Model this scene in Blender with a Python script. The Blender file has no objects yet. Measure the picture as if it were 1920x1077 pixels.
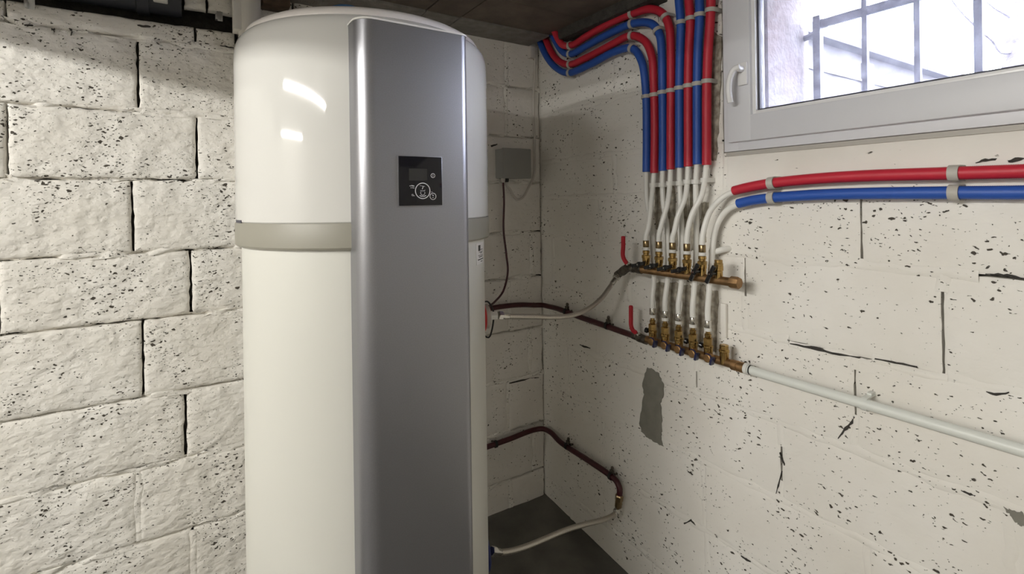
import bpy, bmesh, math, random
import numpy as np
from mathutils import Vector, Matrix
random.seed(7)
S = bpy.context.scene
COL = S.collection
# ------------------------------------------------------------------ camera
FPX, PX, PY, ROLL = 949.0, 960.0, 376.0, math.radians(0.8)
CAM = Vector((-1.303, -1.792, 1.275))
YAW = math.atan2(0.540, 0.8415)
FWD = Vector((math.sin(YAW), math.cos(YAW), 0)); RGT = Vector((math.cos(YAW), -math.sin(YAW), 0)); UPV = Vector((0, 0, 1))
CR = RGT * math.cos(ROLL) - UPV * math.sin(ROLL)
CU = UPV * math.cos(ROLL) + RGT * math.sin(ROLL)
cd = bpy.data.cameras.new('camera'); cam = bpy.data.objects.new('camera', cd); COL.objects.link(cam)
cd.sensor_fit = 'HORIZONTAL'; cd.sensor_width = 36; cd.lens = 36 * FPX / 1920
cd.shift_y = -(1077 / 2 - PY) / 1920; cd.clip_start = 0.02
m = Matrix((CR, CU, -FWD)).transposed().to_4x4(); m.translation = CAM
cam.matrix_world = m
S.camera = cam
# ------------------------------------------------------------------ world, exposure
S.view_settings.view_transform = 'Standard'; S.view_settings.look = 'None'
S.view_settings.gamma = 1; S.view_settings.exposure = 0.0; S.view_settings.use_curve_mapping = False
S.cycles.use_denoising = True
S.cycles.max_bounces = 10; S.cycles.diffuse_bounces = 5; S.cycles.transparent_max_bounces = 12
S.cycles.sample_clamp_indirect = 6
SKY = 24.0
TUBE_A, TUBE_B = 360.0, 215.0
w = bpy.data.worlds.new('world'); S.world = w; w.use_nodes = True
bg = w.node_tree.nodes['Background']; bg.inputs[0].default_value = (0.82, 0.84, 1.0, 1); bg.inputs[1].default_value = SKY


def ray(x, y):
    return FWD + CR * ((x - PX) / FPX) - CU * ((y - PY) / FPX)
def on_y(x, y, d=0.0):      # photo point carried to the plane d in front of the back wall
    r = ray(x, y); return CAM + r * ((-d - CAM.y) / r.y)
def on_x(x, y, d=0.0):      # ... in front of the right wall
    r = ray(x, y); return CAM + r * ((-d - CAM.x) / r.x)

# ------------------------------------------------------------------ materials
MATS = {}
def new_mat(name):
    mt = bpy.data.materials.new(name); mt.use_nodes = True
    return mt, mt.node_tree.nodes, mt.node_tree.links, mt.node_tree.nodes['Principled BSDF']
def mat(name, col, rough=0.5, metal=0.0, var=0.0, vscale=20, bump=0.0, bscale=200, coat=0.0, spec=0.5, col2=None):
    mt, N, L, P = new_mat(name)
    P.inputs['Base Color'].default_value = (*col, 1); P.inputs['Roughness'].default_value = rough
    P.inputs['Metallic'].default_value = metal; P.inputs['Coat Weight'].default_value = coat
    P.inputs['Specular IOR Level'].default_value = spec; P.inputs['Coat Roughness'].default_value = 0.05
    if var or col2:
        g = N.new('ShaderNodeNewGeometry'); n = N.new('ShaderNodeTexNoise'); n.inputs['Scale'].default_value = vscale
        n.inputs['Detail'].default_value = 4; L.new(g.outputs['Position'], n.inputs['Vector'])
        r = N.new('ShaderNodeValToRGB'); r.color_ramp.elements[0].position = 0.35; r.color_ramp.elements[1].position = 0.65
        c2 = col2 or tuple(c * (1 - var) for c in col)
        r.color_ramp.elements[0].color = (*c2, 1); r.color_ramp.elements[1].color = (*col, 1)
        L.new(n.outputs['Fac'], r.inputs[0]); L.new(r.outputs[0], P.inputs['Base Color'])
    if bump:
        g = N.new('ShaderNodeNewGeometry'); n = N.new('ShaderNodeTexNoise'); n.inputs['Scale'].default_value = bscale
        n.inputs['Detail'].default_value = 3; L.new(g.outputs['Position'], n.inputs['Vector'])
        b = N.new('ShaderNodeBump'); b.inputs['Strength'].default_value = 1; b.inputs['Distance'].default_value = bump
        L.new(n.outputs['Fac'], b.inputs['Height']); L.new(b.outputs[0], P.inputs['Normal'])
    MATS[name] = mt; return mt

def emit(name, col, strength):
    mt = bpy.data.materials.new(name); mt.use_nodes = True; N = mt.node_tree.nodes; N.clear()
    e = N.new('ShaderNodeEmission'); e.inputs[0].default_value = (*col, 1); e.inputs[1].default_value = strength
    o = N.new('ShaderNodeOutputMaterial'); mt.node_tree.links.new(e.outputs[0], o.inputs[0]); return mt

def wall_paint(name, col, axis, pit_scale, pit_max, pit_cut, relief, relief_scale, pitcol=(0.075, 0.065, 0.052), angle=40, stretch=0.5):
    """rough painted concrete block: open unpainted pits + stippled relief"""
    mt, N, L, P = new_mat(name)
    def mth(op, a, b=None, clamp=False):
        n = N.new('ShaderNodeMath'); n.operation = op; n.use_clamp = clamp
        for i, v in enumerate((a, b)):
            if v is None: continue
            if isinstance(v, (int, float)): n.inputs[i].default_value = v
            else: L.new(v, n.inputs[i])
        return n.outputs[0]
    def noise(vec, sc, det=2.0):
        n = N.new('ShaderNodeTexNoise'); n.inputs['Scale'].default_value = sc; n.inputs['Detail'].default_value = det
        L.new(vec, n.inputs['Vector']); return n
    g = N.new('ShaderNodeNewGeometry'); pos = g.outputs['Position']
    wn = noise(pos, 70, 2)
    sub = N.new('ShaderNodeVectorMath'); sub.operation = 'SUBTRACT'; L.new(wn.outputs['Color'], sub.inputs[0]); sub.inputs[1].default_value = (.5, .5, .5)
    scl = N.new('ShaderNodeVectorMath'); scl.operation = 'SCALE'; L.new(sub.outputs[0], scl.inputs[0]); scl.inputs['Scale'].default_value = 0.016
    add = N.new('ShaderNodeVectorMath'); L.new(pos, add.inputs[0]); L.new(scl.outputs[0], add.inputs[1])
    mp = N.new('ShaderNodeMapping'); L.new(add.outputs[0], mp.inputs['Vector'])
    a = math.radians(angle)
    if axis == 'y': mp.inputs['Rotation'].default_value = (0, a, 0); mp.inputs['Scale'].default_value = (stretch, 1, 1)
    else: mp.inputs['Rotation'].default_value = (a, 0, 0); mp.inputs['Scale'].default_value = (1, stretch, 1)
    cl = noise(pos, 7, 3)
    clus = mth('MULTIPLY_ADD', cl.outputs['Fac'], 2.6); N_last = clus.node; N_last.inputs[2].default_value = -0.62; N_last.use_clamp = True
    masks = []
    for sc, mx, cut in ((pit_scale, pit_max, pit_cut), (pit_scale * 1.9, pit_max * .9, pit_cut + .10)):
        v = N.new('ShaderNodeTexVoronoi'); v.inputs['Scale'].default_value = sc; L.new(mp.outputs[0], v.inputs['Vector'])
        sp = N.new('ShaderNodeSeparateColor'); L.new(v.outputs['Color'], sp.inputs[0])
        r = mth('MULTIPLY', mth('SUBTRACT', sp.outputs[0], cut), mx / (1 - cut))
        r = mth('MULTIPLY', r, clus)
        masks.append(mth('MULTIPLY', mth('SUBTRACT', r, v.outputs['Distance']), 16.0, True))
    mask = mth('MAXIMUM', masks[0], masks[1])
    tn = noise(pos, 3.5, 4)
    ramp = N.new('ShaderNodeValToRGB'); ramp.color_ramp.elements[0].position = .3; ramp.color_ramp.elements[1].position = .7
    ramp.color_ramp.elements[0].color = (col[0] * .90, col[1] * .885, col[2] * .86, 1); ramp.color_ramp.elements[1].color = (*col, 1)
    L.new(tn.outputs['Fac'], ramp.inputs[0])
    mix = N.new('ShaderNodeMix'); mix.data_type = 'RGBA'; L.new(mask, mix.inputs['Factor'])
    L.new(ramp.outputs[0], mix.inputs['A']); mix.inputs['B'].default_value = (*pitcol, 1)
    L.new(mix.outputs['Result'], P.inputs['Base Color'])
    P.inputs['Roughness'].default_value = 0.75; P.inputs['Specular IOR Level'].default_value = 0.25
    rn = noise(mp.outputs[0], relief_scale, 1.5); rn2 = noise(pos, relief_scale * .28, 2)
    h = mth('ADD', mth('MULTIPLY', rn.outputs['Fac'], relief), mth('MULTIPLY', rn2.outputs['Fac'], relief * 1.6))
    h = mth('SUBTRACT', h, mth('MULTIPLY', mask, 0.004))
    b = N.new('ShaderNodeBump'); b.inputs['Strength'].default_value = 1; b.inputs['Distance'].default_value = 1.0
    L.new(h, b.inputs['Height']); L.new(b.outputs[0], P.inputs['Normal'])
    MATS[name] = mt; return mt

wall_paint('paint_back', (.88, .86, .815), 'y', 114, .40, .0, .0075, 52, angle=48, stretch=.48)
wall_paint('paint_right', (.86, .84, .795), 'x', 106, .35, .36, .0011, 80, angle=-35, stretch=.48)
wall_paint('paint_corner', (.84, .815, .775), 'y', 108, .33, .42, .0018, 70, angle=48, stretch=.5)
wall_paint('paint_smooth', (.85, .83, .79), 'x', 30, .2, .8, .0006, 90, angle=20)
mat('cement', (.055, .05, .044), .9, var=.4, vscale=40, bump=.004, bscale=120)
mat('bare_render', (.235, .225, .19), .9, var=.15, vscale=25, bump=.0008, bscale=300)
mat('bare_shade_stripe', (.50, .46, .38), .9, col2=(.22, .19, .15), vscale=45, bump=.002, bscale=150)  # unpainted wall tone, with pipe shadow put into its darkness
mat('room_white', (.80, .775, .72), .8, var=.12, vscale=4)
mat('room_dark', (.42, .40, .36), .8, var=.2, vscale=3)
mat('ceiling_tile', (.17, .135, .11), .85, var=.35, vscale=9, bump=.0015, bscale=250)
mat('ceiling_grey', (.27, .255, .23), .9, var=.25, vscale=30, bump=.003, bscale=220)
mat('slab_black', (.03, .027, .025), .95)  # near-black slab above the tiles, seen in seams and corner opening
mat('floor_concrete', (.16, .152, .135), .7, col2=(.085, .08, .072), vscale=5, bump=.002, bscale=60)
mat('casing_gloss', (.65, .643, .615), .05)
mat('casing_satin', (.675, .67, .62), .35)
mat('belt_grey', (.285, .272, .225), .45)
mat('lid_white', (.74, .70, .67), .3)
mat('panel_silver', (.305, .305, .325), .37, metal=.8, var=.06, vscale=400)
mat('panel_trim', (.80, .79, .75), .3)
mat('black_glass', (.006, .006, .009), .08, spec=.4)
mat('screen_grey', (.022, .022, .022), .2)
mat('print_white', (.62, .62, .62), .5)
mat('print_black', (.02, .02, .02), .5)
mat('paper_white', (.80, .79, .77), .6)
mat('red_plastic', (.50, .008, .012), .4)
mat('blue_plastic', (.008, .016, .11), .4)
mat('sheath_red', (.49, .018, .038), .48)
mat('sheath_blue', (.020, .085, .39), .48)
mat('pex_white', (.80, .79, .75), .35)
mat('pvc_white', (.74, .76, .72), .38)
mat('clip_grey', (.46, .44, .40), .55)
mat('clip_white', (.74, .73, .69), .5)
mat('brass', (.52, .345, .13), .22, metal=1.0, var=.3, vscale=60)
mat('copper_brown', (.36, .215, .10), .5, metal=.9, var=.35, vscale=35)
mat('dark_brass', (.30, .22, .12), .3, metal=1.0)
mat('dull_metal', (.17, .15, .125), .4, metal=.9, var=.5, vscale=60)
mat('chrome', (.62, .60, .56), .18, metal=1.0)
mat('handle_black', (.010, .010, .011), .22)
mat('handle_blue', (.012, .015, .06), .3)
mat('lever_red', (.40, .010, .022), .35)
mat('pipe_maroon', (.052, .005, .009), .35)
mat('rubber_black', (.012, .010, .010), .6)
mat('cable_white', (.60, .56, .52), .6)
mat('cable_maroon', (.055, .010, .018), .5)
mat('box_grey', (.30, .30, .285), .55)
mat('upvc', (.77, .78, .83), .42)
mat('handle_white', (.88, .88, .89), .22)
mat('gasket', (.05, .05, .07), .5)
mat('iron', (.22, .22, .27), .6, var=.3, vscale=60, bump=.002, bscale=90)
mat('reveal_plaster', (.24, .19, .18), .9, col2=(.27, .25, .25), vscale=5, bump=.004, bscale=60)
mat('garden_render', (.115, .11, .115), .9, var=.25, vscale=3)
mat('coping', (.095, .095, .11), .8, var=.1, vscale=5)
mat('bark', (.10, .09, .10), .9, bump=.02, bscale=20)
mat('snowy', (.15, .15, .155), .9, var=.1, vscale=12, bump=.02, bscale=25)
mat('drain_dark', (.03, .032, .04), .35)
mat('galvanised', (.60, .61, .60), .3, metal=.8)
mat('timber', (.10, .06, .035), .8, var=.5, vscale=30)
mat('blue_tube', (.08, .20, .42), .4)
# braided hose
mt, N, L, P = new_mat('braid'); MATS['braid'] = mt
P.inputs['Metallic'].default_value = .9; P.inputs['Roughness'].default_value = .34
g = N.new('ShaderNodeNewGeometry'); n = N.new('ShaderNodeTexNoise'); n.inputs['Scale'].default_value = 900
L.new(g.outputs['Position'], n.inputs['Vector']); r = N.new('ShaderNodeValToRGB'); L.new(n.outputs['Fac'], r.inputs[0])
r.color_ramp.elements[0].position = .35; r.color_ramp.elements[1].position = .65
r.color_ramp.elements[0].color = (.40, .37, .32, 1); r.color_ramp.elements[1].color = (.60, .56, .50, 1); L.new(r.outputs[0], P.inputs['Base Color'])
b = N.new('ShaderNodeBump'); b.inputs['Distance'].default_value = .0004; L.new(n.outputs['Fac'], b.inputs['Height']); L.new(b.outputs[0], P.inputs['Normal'])
# window glass: clear, glossy, with a translucent veil put in for the glare outside
mt = bpy.data.materials.new('glass'); mt.use_nodes = True; N = mt.node_tree.nodes; L = mt.node_tree.links; N.clear(); MATS['glass'] = mt
tr = N.new('ShaderNodeBsdfTransparent'); tl = N.new('ShaderNodeBsdfTranslucent'); gl = N.new('ShaderNodeBsdfGlossy'); gl.inputs['Roughness'].default_value = .02
tr.inputs[0].default_value = (.93, .95, .96, 1)
tl.inputs[0].default_value = (.9, .9, 1, 1); fr = N.new('ShaderNodeFresnel'); fr.inputs[0].default_value = 1.35
tn = N.new('ShaderNodeTexNoise'); tn.inputs['Scale'].default_value = 45; tn.inputs['Detail'].default_value = 5
g = N.new('ShaderNodeNewGeometry'); L.new(g.outputs['Position'], tn.inputs['Vector'])
mr = N.new('ShaderNodeMapRange'); mr.inputs[1].default_value = .35; mr.inputs[2].default_value = .75; mr.inputs[3].default_value = .015; mr.inputs[4].default_value = .07
L.new(tn.outputs['Fac'], mr.inputs[0])
m1 = N.new('ShaderNodeMixShader'); L.new(mr.outputs[0], m1.inputs[0]); L.new(tr.outputs[0], m1.inputs[1]); L.new(tl.outputs[0], m1.inputs[2])
m2 = N.new('ShaderNodeMixShader'); L.new(fr.outputs[0], m2.inputs[0]); L.new(m1.outputs[0], m2.inputs[1]); L.new(gl.outputs[0], m2.inputs[2])
o = N.new('ShaderNodeOutputMaterial'); L.new(m2.outputs[0], o.inputs[0])
MATS['tube_a'] = emit('tube_a', (1.0, .978, .925), TUBE_A); MATS['tube_b'] = emit('tube_b', (1.0, .978, .925), TUBE_B)

# ------------------------------------------------------------------ mesh helpers
ORG = {}
class MB:
    def __init__(s): s.v, s.f = [], []
    def add(s, vs, fs):
        b = len(s.v); s.v.extend([tuple(p) for p in vs]); s.f.extend([tuple(i + b for i in f) for f in fs]); return s
    def box(s, c, d, rot=None, bev=0.0):
        bm = bmesh.new(); bmesh.ops.create_cube(bm, size=1)
        bmesh.ops.scale(bm, vec=d, verts=bm.verts)
        if bev: bmesh.ops.bevel(bm, geom=bm.edges[:], offset=bev, segments=2, affect='EDGES', profile=.6)
        if rot is not None: bmesh.ops.transform(bm, matrix=rot.to_4x4(), verts=bm.verts)
        bm.verts.index_update()
        s.add([v.co + Vector(c) for v in bm.verts], [[v.index for v in f.verts] for f in bm.faces]); bm.free(); return s
    def bounds(s, a, b, bev=0.0):
        return s.box([(i + j) / 2 for i, j in zip(a, b)], [abs(j - i) for i, j in zip(a, b)], None, bev)
    def tube(s, path, r, n=12, cap=True):
        path = [Vector(p) for p in path]; k = len(path)
        rs = r if isinstance(r, (list, tuple)) else [r] * k
        t0 = (path[1] - path[0]).normalized(); u = t0.orthogonal().normalized(); vs = []; fs = []
        for i, p in enumerate(path):
            t = (path[min(i + 1, k - 1)] - path[max(i - 1, 0)]).normalized()
            u = (u - t * u.dot(t)).normalized(); w_ = t.cross(u)
            for j in range(n):
                a = 2 * math.pi * j / n; vs.append(p + (u * math.cos(a) + w_ * math.sin(a)) * rs[i])
        for i in range(k - 1):
            for j in range(n):
                fs.append((i * n + j, i * n + (j + 1) % n, (i + 1) * n + (j + 1) % n, (i + 1) * n + j))
        if cap: fs.append(tuple(range(n))[::-1]); fs.append(tuple((k - 1) * n + j for j in range(n)))
        return s.add(vs, fs)
    def lathe(s, o, ax, prof, n=24, phase=0.0, cap=True):
        """prof: (radius, height along ax)"""
        o = Vector(o); ax = Vector(ax).normalized(); u = ax.orthogonal().normalized()
        if abs(ax.z) > .99: u = Vector((1, 0, 0))
        w_ = ax.cross(u); vs = []; fs = []
        for (r, h) in prof:
            for j in range(n):
                a = 2 * math.pi * j / n + phase; vs.append(o + ax * h + (u * math.cos(a) + w_ * math.sin(a)) * max(r, 1e-5))
        k = len(prof)
        for i in range(k - 1):
            for j in range(n): fs.append((i * n + j, i * n + (j + 1) % n, (i + 1) * n + (j + 1) % n, (i + 1) * n + j))
        if cap: fs.append(tuple(range(n))[::-1]); fs.append(tuple((k - 1) * n + j for j in range(n)))
        return s.add(vs, fs)
    def prism(s, pts, off):
        """polygon pts extruded by vector off"""
        n = len(pts); off = Vector(off); vs = [Vector(p) for p in pts] + [Vector(p) + off for p in pts]
        fs = [tuple(range(n))[::-1], tuple(range(n, 2 * n))] + [(i, (i + 1) % n, n + (i + 1) % n, n + i) for i in range(n)]
        return s.add(vs, fs)
    def build(s, name, material, parent=None, smooth=35, recalc=True, **props):
        vs = np.array(s.v, dtype=float); c = Vector(((vs.min(0) + vs.max(0)) / 2).tolist())
        me = bpy.data.meshes.new(name); me.from_pydata([tuple(Vector(v) - c) for v in s.v], [], s.f)
        if recalc:
            bm = bmesh.new(); bm.from_mesh(me); bmesh.ops.recalc_face_normals(bm, faces=bm.faces); bm.to_mesh(me); bm.free()
        me.materials.append(MATS[material])
        if smooth:
            me.polygons.foreach_set('use_smooth', [True] * len(me.polygons)); me.set_sharp_from_angle(angle=math.radians(smooth))
        ob = bpy.data.objects.new(name, me); COL.objects.link(ob); ORG[ob.name] = c
        if parent is not None: ob.parent = parent; ob.location = c - ORG[parent.name]
        else: ob.location = c
        for k_, v_ in props.items(): ob[k_] = v_
        return ob
def thing(name, loc, label, category, group=None):
    e = bpy.data.objects.new(name, None); COL.objects.link(e); e.location = loc; e.empty_display_size = .05; ORG[e.name] = Vector(loc)
    e['label'] = label; e['category'] = category
    if group: e['group'] = group
    return e
def structure(name, loc=(0, 0, 0)):
    e = bpy.data.objects.new(name, None); COL.objects.link(e); e.location = loc; ORG[e.name] = Vector(loc); e['kind'] = 'structure'; return e
def spline(pts, step=.006):
    """smooth curve through pts, evenly resampled"""
    P = [Vector(p) for p in pts]; P = [P[0] * 2 - P[1]] + P + [P[-1] * 2 - P[-2]]; out = []
    for i in range(1, len(P) - 2):
        a, b_, c, d = P[i - 1:i + 3]
        ta, tb, tc = [max((q - p).length, 1e-6) ** .5 for p, q in ((a, b_), (b_, c), (c, d))]
        m1 = ((b_ - a) / ta - (c - a) / (ta + tb) + (c - b_) / tb) * tb
        m2 = ((c - b_) / tb - (d - b_) / (tb + tc) + (d - c) / tc) * tb
        for k in range(24):
            t = k / 24; out.append(b_ * (2*t**3 - 3*t*t + 1) + m1 * (t**3 - 2*t*t + t) + c * (-2*t**3 + 3*t*t) + m2 * (t**3 - t*t))
    out.append(P[-2]); L_ = [0]
    for p, q in zip(out, out[1:]): L_.append(L_[-1] + (q - p).length)
    n = max(2, int(L_[-1] / step)); res = []; j = 0
    for i in range(n + 1):
        s_ = L_[-1] * i / n
        while j < len(L_) - 2 and L_[j + 1] < s_: j += 1
        f = (s_ - L_[j]) / max(L_[j + 1] - L_[j], 1e-9); res.append(out[j].lerp(out[j + 1], min(1, f)))
    return res
def vnoise(x, y, seed=0):
    xi = np.floor(x).astype(np.int64); yi = np.floor(y).astype(np.int64); fx = x - xi; fy = y - yi
    fx = fx * fx * (3 - 2 * fx); fy = fy * fy * (3 - 2 * fy)
    def h(a, b):
        v = (a * 374761393 + b * 668265263 + seed * 982451653) & 0x7fffffff
        v = ((v ^ (v >> 13)) * 1274126177) & 0x7fffffff; return ((v ^ (v >> 16)) & 0xffff) / 65535.0
    return (h(xi, yi) * (1 - fx) + h(xi + 1, yi) * fx) * (1 - fy) + (h(xi, yi + 1) * (1 - fx) + h(xi + 1, yi + 1) * fx) * fy
def fb(x, y, seed=0): return vnoise(x, y, seed) * .6 + vnoise(x * 2.3, y * 2.3, seed + 9) * .3 + vnoise(x * 5, y * 5, seed + 5) * .1
BACK = lambda a, z, n: (a, -n, z)
RIGHT = lambda a, z, n: (-n, a, z)
def relief_patch(W, a0, a1, z0, z1, amp, jit, rim, depth, cell, seed, base=0.0):
    """uneven slab: (a,z) on the wall, front noise, ragged outline, skirt going back"""
    def axis_pts(p, q):
        d = q - p; e = [0, min(.004, d * .15), min(.011, d * .3)]; n = max(1, int((d - 2 * e[2]) / cell))
        return np.array([p + v for v in e] + [p + e[2] + (d - 2 * e[2]) * i / n for i in range(1, n)] + [q - v for v in e[::-1]])
    A = axis_pts(a0, a1); Z = axis_pts(z0, z1); na, nz = len(A), len(Z)
    AA, ZZ = np.meshgrid(A, Z); e = np.minimum(np.minimum(AA - a0, a1 - AA), np.minimum(ZZ - z0, z1 - ZZ))
    nn = base + (fb(AA * 22, ZZ * 22, seed) - .5) * 2 * amp - rim * np.exp(-e / .0045)
    ja = (fb(ZZ * 60 + 7, AA * 60, seed + 1) - .5) * 2 * jit; jz = (fb(AA * 60, ZZ * 60 + 3, seed + 2) - .5) * 2 * jit
    k = np.exp(-e / .012); AA = AA + ja * k; ZZ = ZZ + jz * k
    vs = [W(float(p), float(q), float(r_)) for p, q, r_ in zip(AA.ravel(), ZZ.ravel(), nn.ravel())]
    fs = [(j * na + i, j * na + i + 1, (j + 1) * na + i + 1, (j + 1) * na + i) for j in range(nz - 1) for i in range(na - 1)]
    ring = [i for i in range(na)] + [j * na + na - 1 for j in range(1, nz)] + [(nz - 1) * na + i for i in range(na - 2, -1, -1)] + [j * na for j in range(nz - 2, 0, -1)]
    b = len(vs); AAf, ZZf = AA.ravel(), ZZ.ravel()
    vs += [W(float(AAf[i]), float(ZZf[i]), -depth) for i in ring]; n = len(ring)
    fs += [(ring[i], ring[(i + 1) % n], b + (i + 1) % n, b + i) for i in range(n)]
    return vs, fs

# ------------------------------------------------------------------ back wall
GAP = .0062
wb = structure('wall_back')
def blocks(wall, W, zs, joints, lo, hi, matname, amp, jit, rim, cut=None, seed=0, GAP=GAP):
    for ci in range(len(zs) - 1):
        z0, z1 = zs[ci] + GAP / 2, zs[ci + 1] - GAP / 2
        js = [lo] + [j for j in sorted(joints[ci]) if lo + .03 < j < hi - .03] + [hi]
        for k in range(len(js) - 1):
            spans = [(js[k] + GAP / 2, js[k + 1] - GAP / 2, z0, z1)]
            if cut: spans = cut(*spans[0])
            for (a0, a1, p, q) in spans:
                if a1 - a0 < .02 or q - p < .02: continue
                vs, fs = relief_patch(W, a0, a1, p, q, amp, jit, rim, .034, .018, seed + ci * 31 + k * 7, base=((ci * 7 + k * 5) % 5 - 2) * .0007)
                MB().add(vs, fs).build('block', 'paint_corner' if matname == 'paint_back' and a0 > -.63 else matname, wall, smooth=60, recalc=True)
def every(j, pitch, lo, hi):
    out = []; x = j
    while x > lo: x -= pitch
    while x < hi:
        if x > lo: out.append(x)
        x += pitch
    return out
ZB = [-.10, .105, .31, .522, .725, .947, 1.14, 1.35, 1.545, 1.755, 1.812]
JB = [every(j, .4145, -2.5, 0) for j in (-1.42, -1.30, -1.43, -1.315, -1.415, -1.297, -1.435, -1.277, -1.418, -1.277)]
blocks(wb, BACK, ZB[:10], JB[:9], -2.5, .0, 'paint_back', .0036, .0042, .006, seed=3)
blocks(wb, BACK, ZB[9:11], JB[9:], -2.5, -1.17, 'paint_back', .0032, .0035, .006, seed=90)
blocks(wb, BACK, [1.755, 1.97], [every(-1.0, .4145, -1.165, 0)], -1.165, .0, 'paint_back', .0032, .0028, .0045, seed=120)
blocks(wb, BACK, [1.866, 1.97], [[-1.245]], -1.305, -1.17, 'paint_back', .003, .004, .005, seed=140)
cem = MB()
cem.bounds((-5.2, .032, -.15), (.3, .25, 1.80)); cem.bounds((-5.2, .11, 1.80), (-1.16, .25, 2.0)); cem.bounds((-1.16, .032, 1.80), (.3, .25, 2.0))
cem.build('mortar_backing', 'cement', wb, smooth=0)
plain = MB().bounds((-5.2, -.001, -.15), (-2.5, .02, 2.0)).build('painted_wall_panel', 'room_white', wb, smooth=0)
fill = MB()
def bed(W, mb, z, lo, hi, wdt, off, amp, seed, cell=.012):
    n = max(3, int((hi - lo) / cell)); A = np.linspace(lo, hi, n + 1); ks = np.array([-1, -.55, 0, .55, 1.0])
    vs = []; fs = []
    wv = (fb(A * 8, A * 0 + seed, seed) - .5)
    for i, a in enumerate(A):
        jt = (vnoise(np.array([a * 40]), np.array([seed + .5]), seed + 3)[0] - .5) * .012
        for k in ks:
            nz = (vnoise(np.array([a * 26]), np.array([k * 1.3 + seed * 3.1]), seed + 1)[0] - .5) * 2 * amp + off + wv[i] * amp * 2.6 - abs(k) ** 3 * .004
            nz = min(nz, .0012 - abs(k) * .0006)
            vs.append(W(float(a), float(z + k * wdt / 2 + jt), float(nz)))
    m_ = len(ks)
    for i in range(n):
        for k in range(m_ - 1): fs.append((i * m_ + k, (i + 1) * m_ + k, (i + 1) * m_ + k + 1, i * m_ + k + 1))
    mb.add(vs, fs)
def perp(W, mb, a, z0, z1, wdt, off, amp, seed):
    W2 = lambda p, q, n: W(q, p, n)
    bed(W2, mb, a, z0, z1, wdt, off, amp, seed)
for i, z in enumerate(ZB[1:10]):
    bed(BACK, fill, z, -2.5, -.0, .020, -.011, .030, 11 + i)
for ci in range(9):          # upright joints stay open on the lit side, filled in the corner and low down
    for j in JB[ci]:
        if j > -1.0 or ci < 3: perp(BACK, fill, j, ZB[ci] + .01, ZB[ci + 1] - .005, .026, -.0012, .002, 50 + ci)
perp(BACK, fill, -.5855, 1.76, 1.965, .026, -.0012, .002, 66); perp(BACK, fill, -.171, 1.76, 1.965, .026, -.0012, .002, 67)
fill.build('mortar_joint', 'paint_back', wb, smooth=60, kind='stuff')

# ------------------------------------------------------------------ right wall with the window opening
wr_ = structure('wall_right')
WY0, WY1, WZ0, WZ1 = -.905, -1.86, 1.404, 1.925      # opening: hinge side, handle side, bottom, top
ZR = [-.12, .06, .27, .475, .68, .9, 1.115, 1.285]
JR = [every(j, .4385, -2.6, .02) for j in (-1.05, -.82, -1.05, -1.05 + .22, -1.05, -1.228, -.954 + .4385 * 0, -1.245)]
JR = [every(j, .4385, -2.6, .02) for j in (-1.05, -.82, -1.05, -.82, -1.05, -1.228)] ; JR = JR[:4] + [JR[4]] + [JR[5]]
JR = [every(j, .4385, -2.6, .02) for j in (-1.05, -.82, -1.05 - .2, -1.05, -1.228, -1.392, -1.245)]
blocks(wr_, RIGHT, ZR, JR, -2.6, .02, 'paint_right', .0016, .0020, .003, seed=200, GAP=.0046)
blocks(wr_, RIGHT, [1.285, 1.44, 1.64, 1.84, 1.97], [[-.45], [-.66, -.22], [-.45], [-.66, -.22]], -.895, .02, 'paint_right', .0016, .0020, .003, seed=300, GAP=.0046)
vs, fs = relief_patch(RIGHT, -2.6, -.90, 1.289, 1.402, .0012, .001, .002, .019, .03, 400)
MB().add(vs, fs).build('sill_band', 'paint_smooth', wr_, smooth=60)
cem = MB()
cem.bounds((.032, .25, -.15), (.25, WY0, 2.0)); cem.bounds((.032, WY0, -.15), (.25, -3.6, WZ0)); cem.bounds((.032, WY0, WZ1), (.25, -3.6, 2.0)); cem.bounds((.032, WY1, WZ0), (.25, -3.6, WZ1))
cem.build('mortar_backing', 'cement', wr_, smooth=0)
MB().bounds((-.001, -2.6, -.15), (.02, -3.6, 2.0)).bounds((-.001, WY1 - .01, 1.404), (.02, -2.6, 2.0)).bounds((-.001, -.905, 1.93), (.02, WY1 - .01, 2.0)).build('painted_wall_panel', 'room_white', wr_, smooth=0)
fill = MB()
for i, z in enumerate(ZR[1:]):
    if abs(z - .9) < .01:
        for a, b_ in ((-2.6, -1.40), (-1.30, -1.265), (-1.075, .015)): bed(RIGHT, fill, z, a, b_, .03, .0004, .0016, 70 + i)
        bed(RIGHT, fill, z - .006, -1.40, -1.30, .02, .0, .0016, 77); bed(RIGHT, fill, z - .006, -1.265, -1.075, .02, .0, .0016, 78)
    elif abs(z - 1.115) < .01:
        for a, b_ in ((-2.6, -1.56), (-1.45, .015)): bed(RIGHT, fill, z, a, b_, .03, .0004, .0016, 70 + i)
    else: bed(RIGHT, fill, z, -2.6, .015, .03, .0004, .0016, 70 + i)
for i, z in enumerate((1.44, 1.64, 1.84)): bed(RIGHT, fill, z, -.89, .015, .03, .0004, .0016, 95 + i)
OPEN = [(-1.245, 1.122, 1.275), (-1.392, .905, 1.075), (-1.228, .765, .87), (-1.05, .53, .62), (-.9535, 1.0, 1.105), (-.7895, .70, .745)]
for ci in range(len(ZR) - 1):
    for j in JR[ci]:
        a, b_ = ZR[ci] + .004, ZR[ci + 1] - .004
        segs = [(a, b_)]
        for (oj, o0, o1) in OPEN:
            if abs(oj - j) < .02 and o0 < b_ and o1 > a: segs = [(a, max(a, o0)), (min(b_, o1), b_)]
        for p, q in segs:
            if q - p > .02: perp(RIGHT, fill, j, p, q, .026, .0002, .0014, 110 + ci)
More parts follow.
